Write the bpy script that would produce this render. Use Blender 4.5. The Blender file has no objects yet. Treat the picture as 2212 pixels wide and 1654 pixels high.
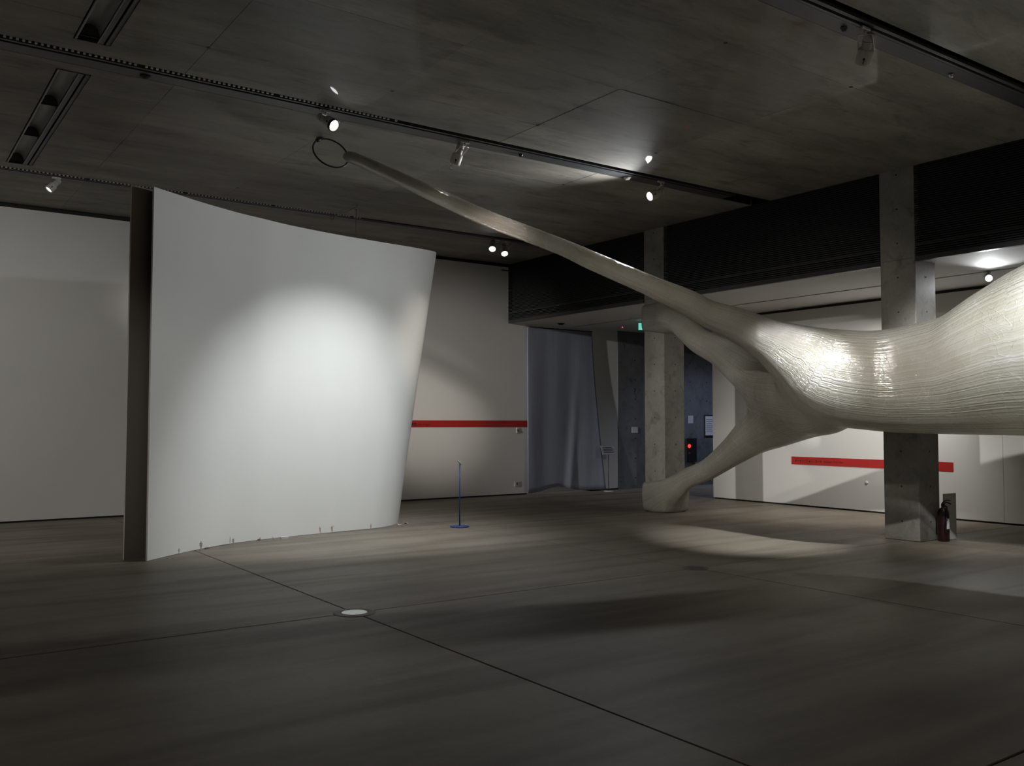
import bpy, bmesh, math, random
import numpy as np
from mathutils import Vector, Matrix
random.seed(4)
scn = bpy.context.scene
COL = scn.collection

# ------------------------------------------------------------------ camera
CAM_F, CAM_R, CAM_U = (0.5778799, 0.8149731, 0.0432859), (0.8157200, -0.5784466, 0.0006989), (-0.0256081, -0.0349052, 0.9990625)
cam_d = bpy.data.cameras.new('camera')
cam_d.sensor_fit = 'HORIZONTAL'; cam_d.sensor_width = 36.0
cam_d.lens = 36.0 * 1972.18 / 2212.0
cam_d.clip_start = 0.05; cam_d.clip_end = 200
cam = bpy.data.objects.new('camera', cam_d); COL.objects.link(cam)
m = Matrix.Identity(4)
for i in range(3):
    m[i][0] = CAM_R[i]; m[i][1] = CAM_U[i]; m[i][2] = -CAM_F[i]
m[2][3] = 1.6
cam.matrix_world = m
scn.camera = cam

# ------------------------------------------------------------------ world and exposure
world = bpy.data.worlds.new('world'); scn.world = world; world.use_nodes = True
world.node_tree.nodes['Background'].inputs[0].default_value = (0.0, 0.0, 0.0, 1)
world.node_tree.nodes['Background'].inputs[1].default_value = 0.0
scn.view_settings.view_transform = 'Standard'; scn.view_settings.look = 'None'
scn.view_settings.gamma = 1.0; scn.view_settings.use_curve_mapping = False
scn.view_settings.exposure = 0.0
scn.cycles.max_bounces = 6; scn.cycles.diffuse_bounces = 4; scn.cycles.glossy_bounces = 3
scn.cycles.transparent_max_bounces = 6; scn.cycles.caustics_reflective = False; scn.cycles.caustics_refractive = False
scn.cycles.use_denoising = True
scn.cycles.use_adaptive_sampling = True; scn.cycles.adaptive_threshold = .03
scn.cycles.sample_clamp_indirect = 4.0

# lamp table: lens point, aim point, watts, cone (deg), blend, tint          (lights are made in the lamp builder below)
WHITE = (1.0, 0.97, 0.92); COOL = (0.95, 0.98, 1.0); WARM = (1.0, 0.90, 0.80)
LAMPS = {
 'l_panel':  dict(mount=(6.03, 9.52), lens=(6.00, 9.72, 4.86), aim=(5.4, 12.4, -0.3), w=720, cone=78, blend=1.0, col=COOL, glow=10),
 'l_ring':   dict(mount=(4.14, 9.46), lens=(4.20, 9.36, 4.91), aim=(6.9, 2.6, .3), w=70, cone=44, blend=0.9, col=COOL, glow=25),
 'l_wash':   dict(mount=(9.36, 9.46), lens=(9.12, 9.45, 4.845), aim=(5.1, 9.9, 3.0), w=330, cone=135, blend=1.0, col=COOL, glow=55),
 'l_far_a':  dict(mount=(9.80, 14.33), lens=(9.61, 14.2, 4.875), aim=(7.0, 10.9, 0.4), w=45, cone=70, blend=1.0, col=COOL, glow=50),
 'l_far_b':  dict(mount=(10.06, 14.33), lens=(9.86, 14.15, 4.805), aim=(8.4, 11.0, 0.6), w=45, cone=70, blend=1.0, col=COOL, glow=50),
 'l_corner': dict(mount=(2.16, 14.33), lens=(2.05, 14.25, 4.89), aim=(0.6, 14.0, 3.2), w=40, cone=100, blend=1.0, col=COOL, glow=4),
 'l_key':    dict(mount=(7.16, 4.68), lens=(7.36, 4.84, 4.88), aim=(9.95, 8.35, 0), w=2250, cone=28, blend=1.0, col=COOL, glow=10),
 'l_soffit': dict(mount=(13.4, 6.83), lens=(13.3, 6.76, 3.70), aim=(10.6, 5.0, 2.6), w=150, cone=100, blend=1.0, col=COOL, glow=26),
}

# ------------------------------------------------------------------ helpers
class MB:
    def __init__(s): s.v = []; s.f = []; s.sm = []
    def add(s, v, f, smooth=False):
        o = len(s.v); s.v += [tuple(p) for p in v]; s.f += [tuple(i + o for i in q) for q in f]; s.sm += [smooth] * len(f); return s
    def box(s, x0, x1, y0, y1, z0, z1):
        v = [(x, y, z) for x in (x0, x1) for y in (y0, y1) for z in (z0, z1)]
        return s.add(v, [(0,1,3,2),(4,6,7,5),(0,4,5,1),(2,3,7,6),(0,2,6,4),(1,5,7,3)])
    def bbox(s, x0, x1, y0, y1, z0, z1, b):
        """box with chamfered edges"""
        cx, cy, cz = (x0+x1)/2, (y0+y1)/2, (z0+z1)/2; hx, hy, hz = (x1-x0)/2, (y1-y0)/2, (z1-z0)/2
        bm = bmesh.new(); bmesh.ops.create_cube(bm, size=2)
        for v in bm.verts: v.co = (cx+v.co.x*hx, cy+v.co.y*hy, cz+v.co.z*hz)
        bmesh.ops.bevel(bm, geom=list(bm.edges), offset=b, segments=1, affect='EDGES')
        bm.verts.index_update()
        s.add([v.co[:] for v in bm.verts], [[v.index for v in f.verts] for f in bm.faces]); bm.free(); return s
    def tube(s, pts, r, n=8, closed=False, caps=True):
        pts = [Vector(p) for p in pts]; N = len(pts); rs = r if isinstance(r, (list, tuple)) else [r]*N
        v = []; up = None
        for i, p in enumerate(pts):
            a = pts[(i-1) % N] if (closed or i > 0) else p; b = pts[(i+1) % N] if (closed or i < N-1) else p
            t = (b-a).normalized()
            if up is None: up = Vector((0,0,1)) if abs(t.z) < .9 else Vector((1,0,0))
            sx = t.cross(up).normalized(); up = sx.cross(t).normalized()
            for k in range(n):
                c, q = math.cos(2*math.pi*k/n), math.sin(2*math.pi*k/n); v.append(p + (sx*c + up*q)*rs[i])
        f = []
        for i in range(N if closed else N-1):
            j = (i+1) % N
            for k in range(n): f.append((i*n+k, i*n+(k+1) % n, j*n+(k+1) % n, j*n+k))
        s.add(v, f, True)
        if caps and not closed:
            o = len(s.v) - len(v)
            s.f.append(tuple(o+k for k in range(n))[::-1]); s.sm.append(False)
            s.f.append(tuple(o+(N-1)*n+k for k in range(n))); s.sm.append(False)
        return s
    def lathe(s, base, axis, prof, n=24, smooth=True):
        """prof: list of (radius, along)"""
        base = Vector(base); ax = Vector(axis).normalized()
        q = Vector((0,0,1)) if abs(ax.z) < .9 else Vector((1,0,0))
        u = ax.cross(q).normalized(); w = ax.cross(u).normalized(); v = []; f = []
        for r, h in prof:
            for k in range(n):
                c, d = math.cos(2*math.pi*k/n), math.sin(2*math.pi*k/n); v.append(base + ax*h + (u*c + w*d)*r)
        for i in range(len(prof)-1):
            for k in range(n): f.append((i*n+k, i*n+(k+1) % n, (i+1)*n+(k+1) % n, (i+1)*n+k))
        s.add(v, f, smooth); o = len(s.v) - len(v)
        s.f.append(tuple(o+k for k in range(n))[::-1]); s.sm.append(False)
        s.f.append(tuple(o+(len(prof)-1)*n+k for k in range(n))); s.sm.append(False)
        return s
    def build(s, name, mat, parent=None, off=(0,0,0)):
        me = bpy.data.meshes.new(name)
        v = [(p[0]-off[0], p[1]-off[1], p[2]-off[2]) for p in s.v]
        me.from_pydata(v, [], s.f); me.polygons.foreach_set('use_smooth', s.sm); me.update()
        bm = bmesh.new(); bm.from_mesh(me); bmesh.ops.recalc_face_normals(bm, faces=bm.faces); bm.to_mesh(me); bm.free()
        return link(name, me, mat, parent, off)
def link(name, me, mat, parent=None, off=(0,0,0)):
    o = bpy.data.objects.new(name, me); COL.objects.link(o)
    if mat and not me.materials: me.materials.append(mat)
    if parent is not None: o.parent = parent
    else: o.location = off
    return o
def empty(name, loc=(0,0,0)):
    o = bpy.data.objects.new(name, None); COL.objects.link(o); o.location = loc; o.empty_display_size = .1; return o
def tag(o, label, cat, group=None, kind=None):
    o['label'] = label; o['category'] = cat
    if group: o['group'] = group
    if kind: o['kind'] = kind
    return o
def struct(o, label=None):
    o['kind'] = 'structure'
    if label: o['label'] = label
    return o

# ------------------------------------------------------------------ materials
def mat(name, color=(.5,.5,.5), rough=.6, metal=0.0, spec=.5, emit=None, estr=0.0, coat=0.0, coat_r=.05):
    M = bpy.data.materials.new(name); M.use_nodes = True; b = M.node_tree.nodes['Principled BSDF']
    b.inputs['Base Color'].default_value = (*color, 1); b.inputs['Roughness'].default_value = rough
    b.inputs['Metallic'].default_value = metal; b.inputs['Specular IOR Level'].default_value = spec
    b.inputs['Coat Weight'].default_value = coat; b.inputs['Coat Roughness'].default_value = coat_r
    if emit: b.inputs['Emission Color'].default_value = (*emit, 1); b.inputs['Emission Strength'].default_value = estr
    return M
class N:
    def __init__(s, M): s.t = M.node_tree; s.b = s.t.nodes['Principled BSDF']
    def n(s, typ, **kw):
        x = s.t.nodes.new(typ)
        for k, v in kw.items(): setattr(x, k, v)
        return x
    def l(s, a, b): s.t.links.new(a, b)
    def noise(s, scale, detail=4, rough=.55, vec=None, sc=(1,1,1), dist=0):
        mp = s.n('ShaderNodeMapping'); mp.inputs['Scale'].default_value = sc
        s.l(vec if vec is not None else s.n('ShaderNodeTexCoord').outputs['Object'], mp.inputs['Vector'])
        x = s.n('ShaderNodeTexNoise'); x.inputs['Scale'].default_value = scale; x.inputs['Detail'].default_value = detail
        x.inputs['Roughness'].default_value = rough; x.inputs['Distortion'].default_value = dist
        s.l(mp.outputs[0], x.inputs['Vector']); return x.outputs['Fac']
    def ramp(s, fac, stops):
        r = s.n('ShaderNodeValToRGB'); e = r.color_ramp.elements
        e[0].position, e[0].color = stops[0][0], (*stops[0][1], 1); e[1].position, e[1].color = stops[-1][0], (*stops[-1][1], 1)
        for p, c in stops[1:-1]:
            k = e.new(p); k.color = (*c, 1)
        s.l(fac, r.inputs[0]); return r.outputs['Color']
    def mapr(s, fac, a, b, lo=0.0, hi=1.0):
        r = s.n('ShaderNodeMapRange'); r.inputs['From Min'].default_value = lo; r.inputs['From Max'].default_value = hi
        r.inputs['To Min'].default_value = a; r.inputs['To Max'].default_value = b
        s.l(fac, r.inputs['Value']); return r.outputs['Result']
    def math(s, op, a, b):
        x = s.n('ShaderNodeMath', operation=op)
        for i, q in enumerate((a, b)):
            if isinstance(q, (int, float)): x.inputs[i].default_value = q
            else: s.l(q, x.inputs[i])
        return x.outputs[0]
    def mul(s, ca, cb, fac=1.0):
        x = s.n('ShaderNodeMix', data_type='RGBA', blend_type='MULTIPLY'); x.inputs['Factor'].default_value = fac
        s.l(ca, x.inputs[6]); s.l(cb, x.inputs[7]); return x.outputs[2]
    def bump(s, h, strength=.2, dist=.01, normal=None):
        x = s.n('ShaderNodeBump'); x.inputs['Strength'].default_value = strength; x.inputs['Distance'].default_value = dist
        s.l(h, x.inputs['Height'])
        if normal is not None: s.l(normal, x.inputs['Normal'])
        return x.outputs['Normal']

def concrete(name, c0, c1, rough=(.45,.7), streak=(1,1,1), scale=1.2, coat=0.0, coat_r=.08, bump=.08, seed=(0,0,0)):
    M = mat(name, c1); g = N(M)
    big = g.noise(scale, 4, .62, sc=streak); fine = g.noise(14*scale, 3, .65, sc=streak); spots = g.noise(2.6*scale, 3, .6, sc=streak, dist=.6)
    col = g.ramp(big, [(.28, c0), (.72, c1)])
    col = g.mul(col, g.ramp(fine, [(.2, (.78,.78,.78)), (.75, (1.05,1.04,1.02))]), .8)
    col = g.mul(col, g.ramp(spots, [(.27, (.52,.52,.52)), (.46, (1,1,1))]), .8)
    oi = g.n('ShaderNodeObjectInfo'); col = g.mul(col, g.ramp(oi.outputs['Random'], [(0, (.86,.86,.86)), (1, (1.06,1.05,1.03))]))
    g.l(col, g.b.inputs['Base Color']); g.l(g.mapr(big, *rough), g.b.inputs['Roughness'])
    nb = g.bump(fine, bump, .004)
    g.l(nb, g.b.inputs['Normal'])
    if coat:
        g.b.inputs['Coat Weight'].default_value = coat; g.b.inputs['Coat Roughness'].default_value = coat_r
    return M

M_CEIL = concrete('ceiling_concrete', (.15,.142,.125), (.34,.32,.285), (.6,.85), streak=(.45,1.6,1), coat=.15, coat_r=.04)
M_COLC = concrete('column_concrete', (.15,.145,.132), (.24,.23,.21), (.4,.65), scale=2.0)
M_DARKC = concrete('corridor_concrete', (.16,.165,.18), (.24,.245,.26), (.45,.65), scale=2.0)
# floor: trowelled, sealed slab with broad stretched swathes, some darker
M_FLOOR = mat('floor_concrete', (.2,.18,.16)); g = N(M_FLOOR)
big = g.noise(.55, 5, .6); sw = g.noise(1.0, 3, .5, sc=(.32, 2.6, 1), dist=.35); fine = g.noise(18, 5, .65)
col = g.ramp(big, [(.3, (.165,.140,.110)), (.7, (.255,.222,.180))])
col = g.mul(col, g.ramp(sw, [(.30, (.66,.66,.66)), (.55, (1.04,1.04,1.04))]), .85)
col = g.mul(col, g.ramp(fine, [(.25, (.84,.84,.84)), (.7, (1.03,1.03,1.03))]), .7)
oi = g.n('ShaderNodeObjectInfo'); col = g.mul(col, g.ramp(oi.outputs['Random'], [(0, (.93,.93,.93)), (1, (1.04,1.04,1.03))]))
g.l(col, g.b.inputs['Base Color']); g.l(g.mapr(sw, .62, .42), g.b.inputs['Roughness']); g.b.inputs['Specular IOR Level'].default_value = .17
g.l(g.bump(g.math('ADD', sw, g.math('MULTIPLY', fine, .08)), .05, .02), g.b.inputs['Normal'])
M_JOINT = mat('joint_filler', (.03,.028,.026), .8)

def paint(name, c, rough=.75, bump=.03):
    M = mat(name, c, rough, spec=.3); g = N(M)
    a = g.noise(1.1, 4); b = g.noise(90, 3)
    g.l(g.mul(g.ramp(a, [(.3, tuple(x*.96 for x in c)), (.7, c)]), g.ramp(b, [(0, (.97,.97,.97)), (1, (1.02,1.02,1.02))])), g.b.inputs['Base Color'])
    return M
M_WALL = paint('white_wall_paint', (.66,.655,.635))
M_SOFFIT = paint('soffit_paint', (.62,.61,.585), .8)
M_PANEL = paint('panel_paint', (.76,.77,.745), .6, .02)
M_PANELIN = paint('panel_inner_shade', (.24,.21,.18), .8)  # shade inside the fold put into a darker sheet colour
M_EDGE = paint('panel_edge', (.7,.66,.6), .7)
M_BLACK = mat('matt_black', (.006,.006,.006), .6)
M_LOUVRE = mat('louvre_black', (.032,.032,.034), .4)
M_LBACK = mat('louvre_back', (.002,.002,.002), .9)
M_GREYM = mat('grey_metal', (.075,.077,.08), .42, .3)
M_DGREY = mat('dark_grey_metal', (.03,.03,.031), .4, .3)
M_ALU = mat('rail_aluminium', (.22,.21,.20), .35, .6)
M_LAMPW = mat('lamp_white', (.55,.53,.50), .4)
M_LAMPD = mat('lamp_rim_black', (.02,.02,.02), .4)
M_CLEAT = mat('cleat_white', (.9,.9,.88), .5)
M_REFL = mat('reflector_satin', (.40,.41,.40), .45, .1)
M_STEEL = mat('steel', (.45,.45,.46), .3, 1.0)
M_HOOP = mat('hoop_black_steel', (.018,.018,.018), .28, .4, coat=.4)
M_RED = mat('red_vinyl', (.40,.012,.010), .6); g = N(M_RED); a = g.noise(3, 3); g.l(g.ramp(a, [(.3, (.36,.010,.008)), (.7, (.43,.013,.010))]), g.b.inputs['Base Color'])
M_INK = mat('black_ink', (.004,.003,.003), .9)
M_BLUE = mat('blue_paint', (.008,.04,.20), .4)
M_CARD = mat('white_card', (.6,.6,.6), .6)
M_FIG = paint('figure_cream', (.55,.46,.39), .7)
M_FIGD = paint('figure_dark', (.18,.15,.13), .7)
M_EXTR = mat('extinguisher_red', (.016,.003,.003), .35, coat=.2)
M_GLASS = mat('disc_glass', (.42,.43,.43), .12, spec=.8, coat=.6)
M_RUST = concrete('ring_iron', (.05,.043,.036), (.10,.085,.07), (.5,.7), scale=8)
M_CURT = mat('curtain_cloth', (.20,.205,.24), .9, spec=.1); g = N(M_CURT); a = g.noise(2, 4, sc=(3,3,.3)); g.l(g.ramp(a, [(.3, (.24,.255,.32)), (.7, (.30,.318,.39))]), g.b.inputs['Base Color']); g.l(g.bump(g.noise(60, 2), .1, .003), g.b.inputs['Normal'])

# ------------------------------------------------------------------ structure: floor
SEAM_X = [-4.79, -.69, 3.41, 7.51, 11.61, 15.71]; SEAM_Y = [-2.60, 2.25, 7.10, 11.95]
XA, XB, YA, YB = -6.0, 20.0, -5.0, 16.5
floor = struct(MB().box(XA-.3, XB+.3, YA-.3, YB+2, -.25, -.045).build('floor', M_JOINT), 'polished grey concrete gallery floor')
xs = [XA] + SEAM_X + [XB]; ys = [YA] + SEAM_Y + [YB+1.6]
for i in range(len(xs)-1):
    for j in range(len(ys)-1):
        MB().bbox(xs[i]+.006, xs[i+1]-.006, ys[j]+.006, ys[j+1]-.006, -.045, 0, .004).build('floor_slab', M_FLOOR, floor)

# ------------------------------------------------------------------ structure: ceiling
ZC = 5.11; TR = [4.52, 9.31, 14.16]; TW = .38; ZT = 5.42
ceiling = struct(MB().box(XA-.3, 11.9, YA-.3, YB+.3, ZT, ZT+.2).build('ceiling', M_BLACK), 'dark exposed concrete ceiling')
cx = [XA] + [4.48+1.93*k for k in range(-5, 4)] + [11.62]
cx = sorted(x for x in cx if XA <= x <= 11.62)
bands = [(YA, -.49, [-2.0]), (-.49+.38, TR[0], [1.3, 2.75]), (TR[0]+TW, TR[1], [5.63, 7.08, 8.52]), (TR[1]+TW, TR[2], [10.45, 11.94, 13.43]), (TR[2]+TW, YB, [15.5])]
HOLES = [(1.47, 1.79, 9.89, 13.90), (1.47, 1.79, 5.0, 9.03)]
def minus(r, h):
    x0, x1, y0, y1 = r; a0, a1, b0, b1 = h
    a0, a1, b0, b1 = max(a0, x0), min(a1, x1), max(b0, y0), min(b1, y1)
    if a0 >= a1 or b0 >= b1: return [r]
    return [q for q in ((x0, a0, y0, y1), (a1, x1, y0, y1), (a0, a1, y0, b0), (a0, a1, b1, y1)) if q[1]-q[0] > 1e-4 and q[3]-q[2] > 1e-4]
for (b0, b1, cuts) in bands:
    yy = [b0] + cuts + [b1]
    for i in range(len(cx)-1):
        for j in range(len(yy)-1):
            rs = [(cx[i]+.0015, cx[i+1]-.0015, yy[j]+(.0015 if j else 0), yy[j+1]-(.0015 if j < len(yy)-2 else 0))]
            for h in HOLES: rs = [q for r in rs for q in minus(r, h)]
            mb = MB(); zz = random.uniform(0, .0025)
            for r in rs: mb.box(r[0], r[1], r[2], r[3], ZC+zz, ZC+.09)
            mb.build('ceiling_panel', M_CEIL, ceiling)
# formwork cone holes at the panel corners
for x, y in [(4.48,8.52),(6.41,8.52),(8.34,8.52),(6.41,5.63),(8.34,5.63),(4.48,13.43),(2.55,8.52),(8.34,10.45)]:
    MB().lathe((x, y, ZC-.002), (0,0,1), [(.019,0),(.019,.01)], 12).build('tie_hole', M_BLACK, ceiling)

# ------------------------------------------------------------------ structure: walls
Y0 = 16.5
wf = struct(MB().box(XA, 11.6, Y0, Y0+.2, .03, 5.045).box(11.6, 12.135, Y0, Y0+.2, .03, 3.82).box(12.135, 13.96, Y0, Y0+.2, 3.735, 3.82).box(13.96, 14.83, Y0, Y0+.2, .03, 3.82).build('wall_far', M_WALL), 'white painted gallery wall at the far side')
struct(MB().box(XA, 12.12, Y0+.02, Y0+.19, 0, .03).box(13.97, 14.83, Y0+.02, Y0+.19, 0, .03).box(XA, 11.6, Y0+.05, Y0+.25, 5.03, ZT).build('trim_1', M_BLACK), 'black shadow gap along the far wall')
wc = struct(MB().box(14.83, XB, Y0-.01, Y0+.2, 0, 3.82).build('wall_corridor', M_DARKC), 'dark bare concrete wall in the corridor')
for k in range(8):
    for x in (15.39, 16.0, 16.66, 17.30, 17.92, 18.55):
        MB().lathe((x, Y0-.013, .256+.478*k), (0,1,0), [(.016,0),(.016,.01)], 10).build('tie_hole', M_BLACK, wc)
X1 = 14.7
wr = struct(MB().box(X1+.02, X1+.2, YA, 13.36, .03, 3.77).build('wall_right', M_WALL), 'white partition wall behind the columns')
for a, b in [(7.315, 13.36), (2.4, 7.309), (YA, 2.394)]:
    MB().box(X1, X1+.02, a, b, .03, 3.77).build('wall_panel', M_WALL, wr)
struct(MB().box(X1+.03, X1+.19, YA, 13.34, 0, .03).box(X1+.03, X1+.19, YA, 13.34, 3.77, 3.83).build('trim_2', M_BLACK), 'black shadow gap along the right partition')
struct(MB().box(XA-.2, XA, YA-.2, Y0+.2, 0, ZT).build('wall_left', M_WALL), 'white wall left of the room')
struct(MB().box(XA-.2, XB+.2, YA-.2, YA, 0, ZT).build('wall_near', M_WALL), 'white wall behind the viewer')
struct(MB().box(XB, XB+.2, YA-.2, Y0+1.6, 0, 3.9).build('wall_corridor_end', M_DARKC), 'end wall of the corridor')
struct(MB().box(11.9, 14.85, Y0+1.5, Y0+1.6, 0, 3.9).box(11.8, 11.9, Y0+.2, Y0+1.6, 0, 3.9).box(14.85, 14.95, Y0+.2, Y0+1.6, 0, 3.9).box(11.8, 14.95, Y0+.2, Y0+1.6, 3.9, 4.0).build('wall_side_room', M_WALL), 'white walls of the room behind the curtain')
# lowered soffit on the right, with a lighting slot
sof = struct(MB().box(11.62, 11.745, YA, Y0, 3.82, 3.832).box(11.745, 13.36, YA, Y0, 3.82, 3.95).box(13.44, XB, YA, Y0, 3.82, 3.95).box(13.30, 13.50, YA, Y0, 3.95, 4.0).build('ceiling_soffit', M_SOFFIT), 'pale lowered soffit along the right side')
struct(MB().box(11.62, XB+.2, YA, Y0+.2, 4.0, 4.05).build('ceiling_soffit_back', M_BLACK))
tag(MB().box(13.37, 13.43, YA, Y0-.3, 3.835, 3.87).build('soffit_track', M_DGREY), 'black lighting track in the slot of the pale soffit', 'track')

# louvre band with columns in between
COLS = [(11.67, 12.18), (6.89, 7.41), (2.04, 2.56)]
def column(y0, y1, label):
    o = struct(MB().bbox(11.6, 12.10, y0, y1, 0, 5.15, .008).build('column', M_COLC), label); o['label'] = label
    yc = (y0+y1)/2
    for k in range(11):
        z = .256+.478*k
        if 3.7 < z < 3.9: continue
        MB().lathe((11.597, yc-.005, z), (1,0,0), [(.0125,0),(.010,.01)], 10).build('tie_hole', M_BLACK, o)
        if z < 3.7: MB().lathe((11.87, y0-.003, z), (0,1,0), [(.0115,0),(.009,.01)], 10).build('tie_hole', M_BLACK, o)
    MB().box(11.597, 11.61, y0+.03, y1-.03, 3.845, 3.849).build('pour_line', M_DGREY, o)
    return o
column(*COLS[0], 'concrete column wrapped by the film sculpture')
column(*COLS[1], 'concrete column with fire extinguisher at its foot')
column(*COLS[2], 'concrete column beyond the right edge')
BAYS = [(12.185, 16.49, 'black louvre band in the far corner left of the columns'), (7.415, 11.665, 'black louvre band between the two columns'), (2.565, 6.885, 'black louvre band right of the nearer column')]
for a, b, lab in BAYS:
    lv = empty('louvre', (11.6, a, 3.83)); tag(lv, lab, 'louvre', 'black louvre bands above the soffit')
    MB().box(11.70, 11.73, a, b, 3.83, 5.30).build('backing', M_LBACK, lv, (11.6, a, 3.83))
    MB().box(11.595, 11.66, a, b, 3.795, 3.865).build('bottom_frame', M_DGREY, lv, (11.6, a, 3.83))
    sl = MB().add([(0,0,0),(.035,0,.012),(.035,0,.018),(0,0,.009),(0,b-a,0),(.035,b-a,.012),(.035,b-a,.018),(0,b-a,.009)], [(0,1,2,3),(4,7,6,5),(0,4,5,1),(1,5,6,2),(2,6,7,3),(3,7,4,0)])
    first = sl.build('slat', M_LOUVRE, lv)
    first.location = (0, 0, .05)
    for k in range(1, 41):
        c = first.copy(); COL.objects.link(c); c.parent = lv; c.location = (0, 0, .05+.0302*k)

# ------------------------------------------------------------------ ceiling tracks
def track(y0, label, dash):
    t = empty('lighting_track', (0, y0, ZC)); tag(t, label, 'track', 'ceiling lighting tracks'); off = (0, y0, ZC); x0, x1 = XA, 11.59
    MB().box(x0, x1, y0, y0+.004, ZC+.002, ZT).box(x0, x1, y0+TW-.004, y0+TW, ZC+.002, ZT).box(x0, x1, y0+.004, y0+TW-.004, ZT-.004, ZT).build('channel', M_BLACK, t, off)
    MB().box(x0, 10.9, y0+.20, y0+TW-.006, ZC+.001, ZC+.02).build('cover_plate', M_GREYM, t, off)
    MB().box(x0, 10.9, y0+.085, y0+.115, ZC-.004, ZC+.03).box(x0, 10.9, y0+.16, y0+.19, ZC-.004, ZC+.03).box(x0, 10.9, y0+.115, y0+.16, ZC+.022, ZC+.03).build('rail', M_GREYM, t, off)
    MB().box(x0, 10.9, y0+.130, y0+.145, ZC+.012, ZC+.022).build('rail_conductor', M_ALU, t, off)
    if dash:
        mb = MB(); x = dash[0]; k = 0
        while x < dash[1]:
            if k % 27 != 26: mb.box(x, x+.022, y0+.030, y0+.052, ZC-.003, ZC+.012)
            x += .0515; k += 1
        d = mb.build('cleat', M_CLEAT, t, off); d['kind'] = 'stuff'
    return t
track(TR[0], 'nearest ceiling lighting track at upper right', None)
track(TR[1], 'middle ceiling lighting track running above the black hoop', (-.6, 5.0))
track(TR[2], 'farthest ceiling lighting track above the white panel', (-.2, 6.9))

# small sensors and screws on the track plates
def puck(x, y, z, r, label, mt, cat='sensor', name='ceiling_sensor'):
    o = MB().lathe((0,0,0), (0,0,-1), [(r,0),(r,.012),(r*.72,.022),(r*.62,.034),(.004,.036)], 20).build(name, mt); o.location = (x, y, z); tag(o, label, cat); return o
puck(2.24, 9.60, ZC+.001, .05, 'round grey sensor on the middle track near the left lens trough', M_GREYM)
puck(8.83, 9.60, ZC+.001, .055, 'white round sensor on the middle track beside the bright lamp', M_LAMPW)
puck(7.02, 4.80, ZC+.001, .03, 'tiny dark sensor on the nearest track left of its lamp', M_GREYM)
puck(8.85, 4.83, ZC+.001, .028, 'tiny bright sensor on the nearest track right of its lamp', M_STEEL)
puck(6.93, 9.58, ZC+.001, .028, 'tiny dark sensor on the middle track right of the grey lamp', M_DGREY)

# recessed trough luminaires
def trough(y0, y1, label):
    x0, x1 = 1.48, 1.78; t = empty('recessed_luminaire', (x0, y0, ZC)); tag(t, label, 'ceiling light', 'recessed trough luminaires'); off = (x0, y0, ZC)
    MB().box(x0, x0+.008, y0, y1, ZC-.004, ZT-.02).box(x1-.008, x1, y0, y1, ZC-.004, ZT-.02).box(x0, x1, y0, y0+.008, ZC-.004, ZT-.02).box(x0, x1, y1-.008, y1, ZC-.004, ZT-.02).box(x0, x1, y0, y1, ZT-.03, ZT-.02).build('housing', M_DGREY, t, off)
    MB().box(x0+.205, x0+.245, y0+.01, y1-.01, ZC-.002, ZC+.015).box(x0+.265, x1-.009, y0+.01, y1-.01, ZC-.002, ZC+.015).build('side_plate', M_GREYM, t, off)
    MB().box(x0+.008, x0+.02, y0+.01, y1-.01, ZC-.003, ZC+.01).box(x0+.195, x0+.205, y0+.01, y1-.01, ZC-.003, ZC+.01).build('trim', M_ALU, t, off)
    L = (y1-y0)/3.0
    for k in range(3):
        a, b = y0+.03+k*L, y0+k*L+L-.13; v = []; f = []; n = 12
        for s in (a, b):
            for i in range(n+1):
                q = math.pi*i/n; v.append((x0+.107-.085*math.cos(q), s, ZC+.015+.10*math.sin(q)))
        for i in range(n): f.append((i, i+1, n+2+i, n+1+i))
        MB().add(v, f, True).build('reflector', M_REFL, t, off)
        MB().add([(x0+.107, b, ZC+.012)] + [(x0+.107-.085*math.cos(math.pi*i/n), b, ZC+.015+.10*math.sin(math.pi*i/n)) for i in range(n+1)], [(0, i+1, i+2) for i in range(n)]).build('end_cap', M_GREYM, t, off)
        MB().box(x0+.02, x0+.195, b+.02, b+.03, ZC+.004, ZC+.06).build('baffle', M_BLACK, t, off)
trough(9.90, 13.89, 'long recessed trough luminaire between the middle and farthest tracks')
trough(5.02, 9.02, 'recessed trough luminaire cut by the top edge of the picture')

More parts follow.
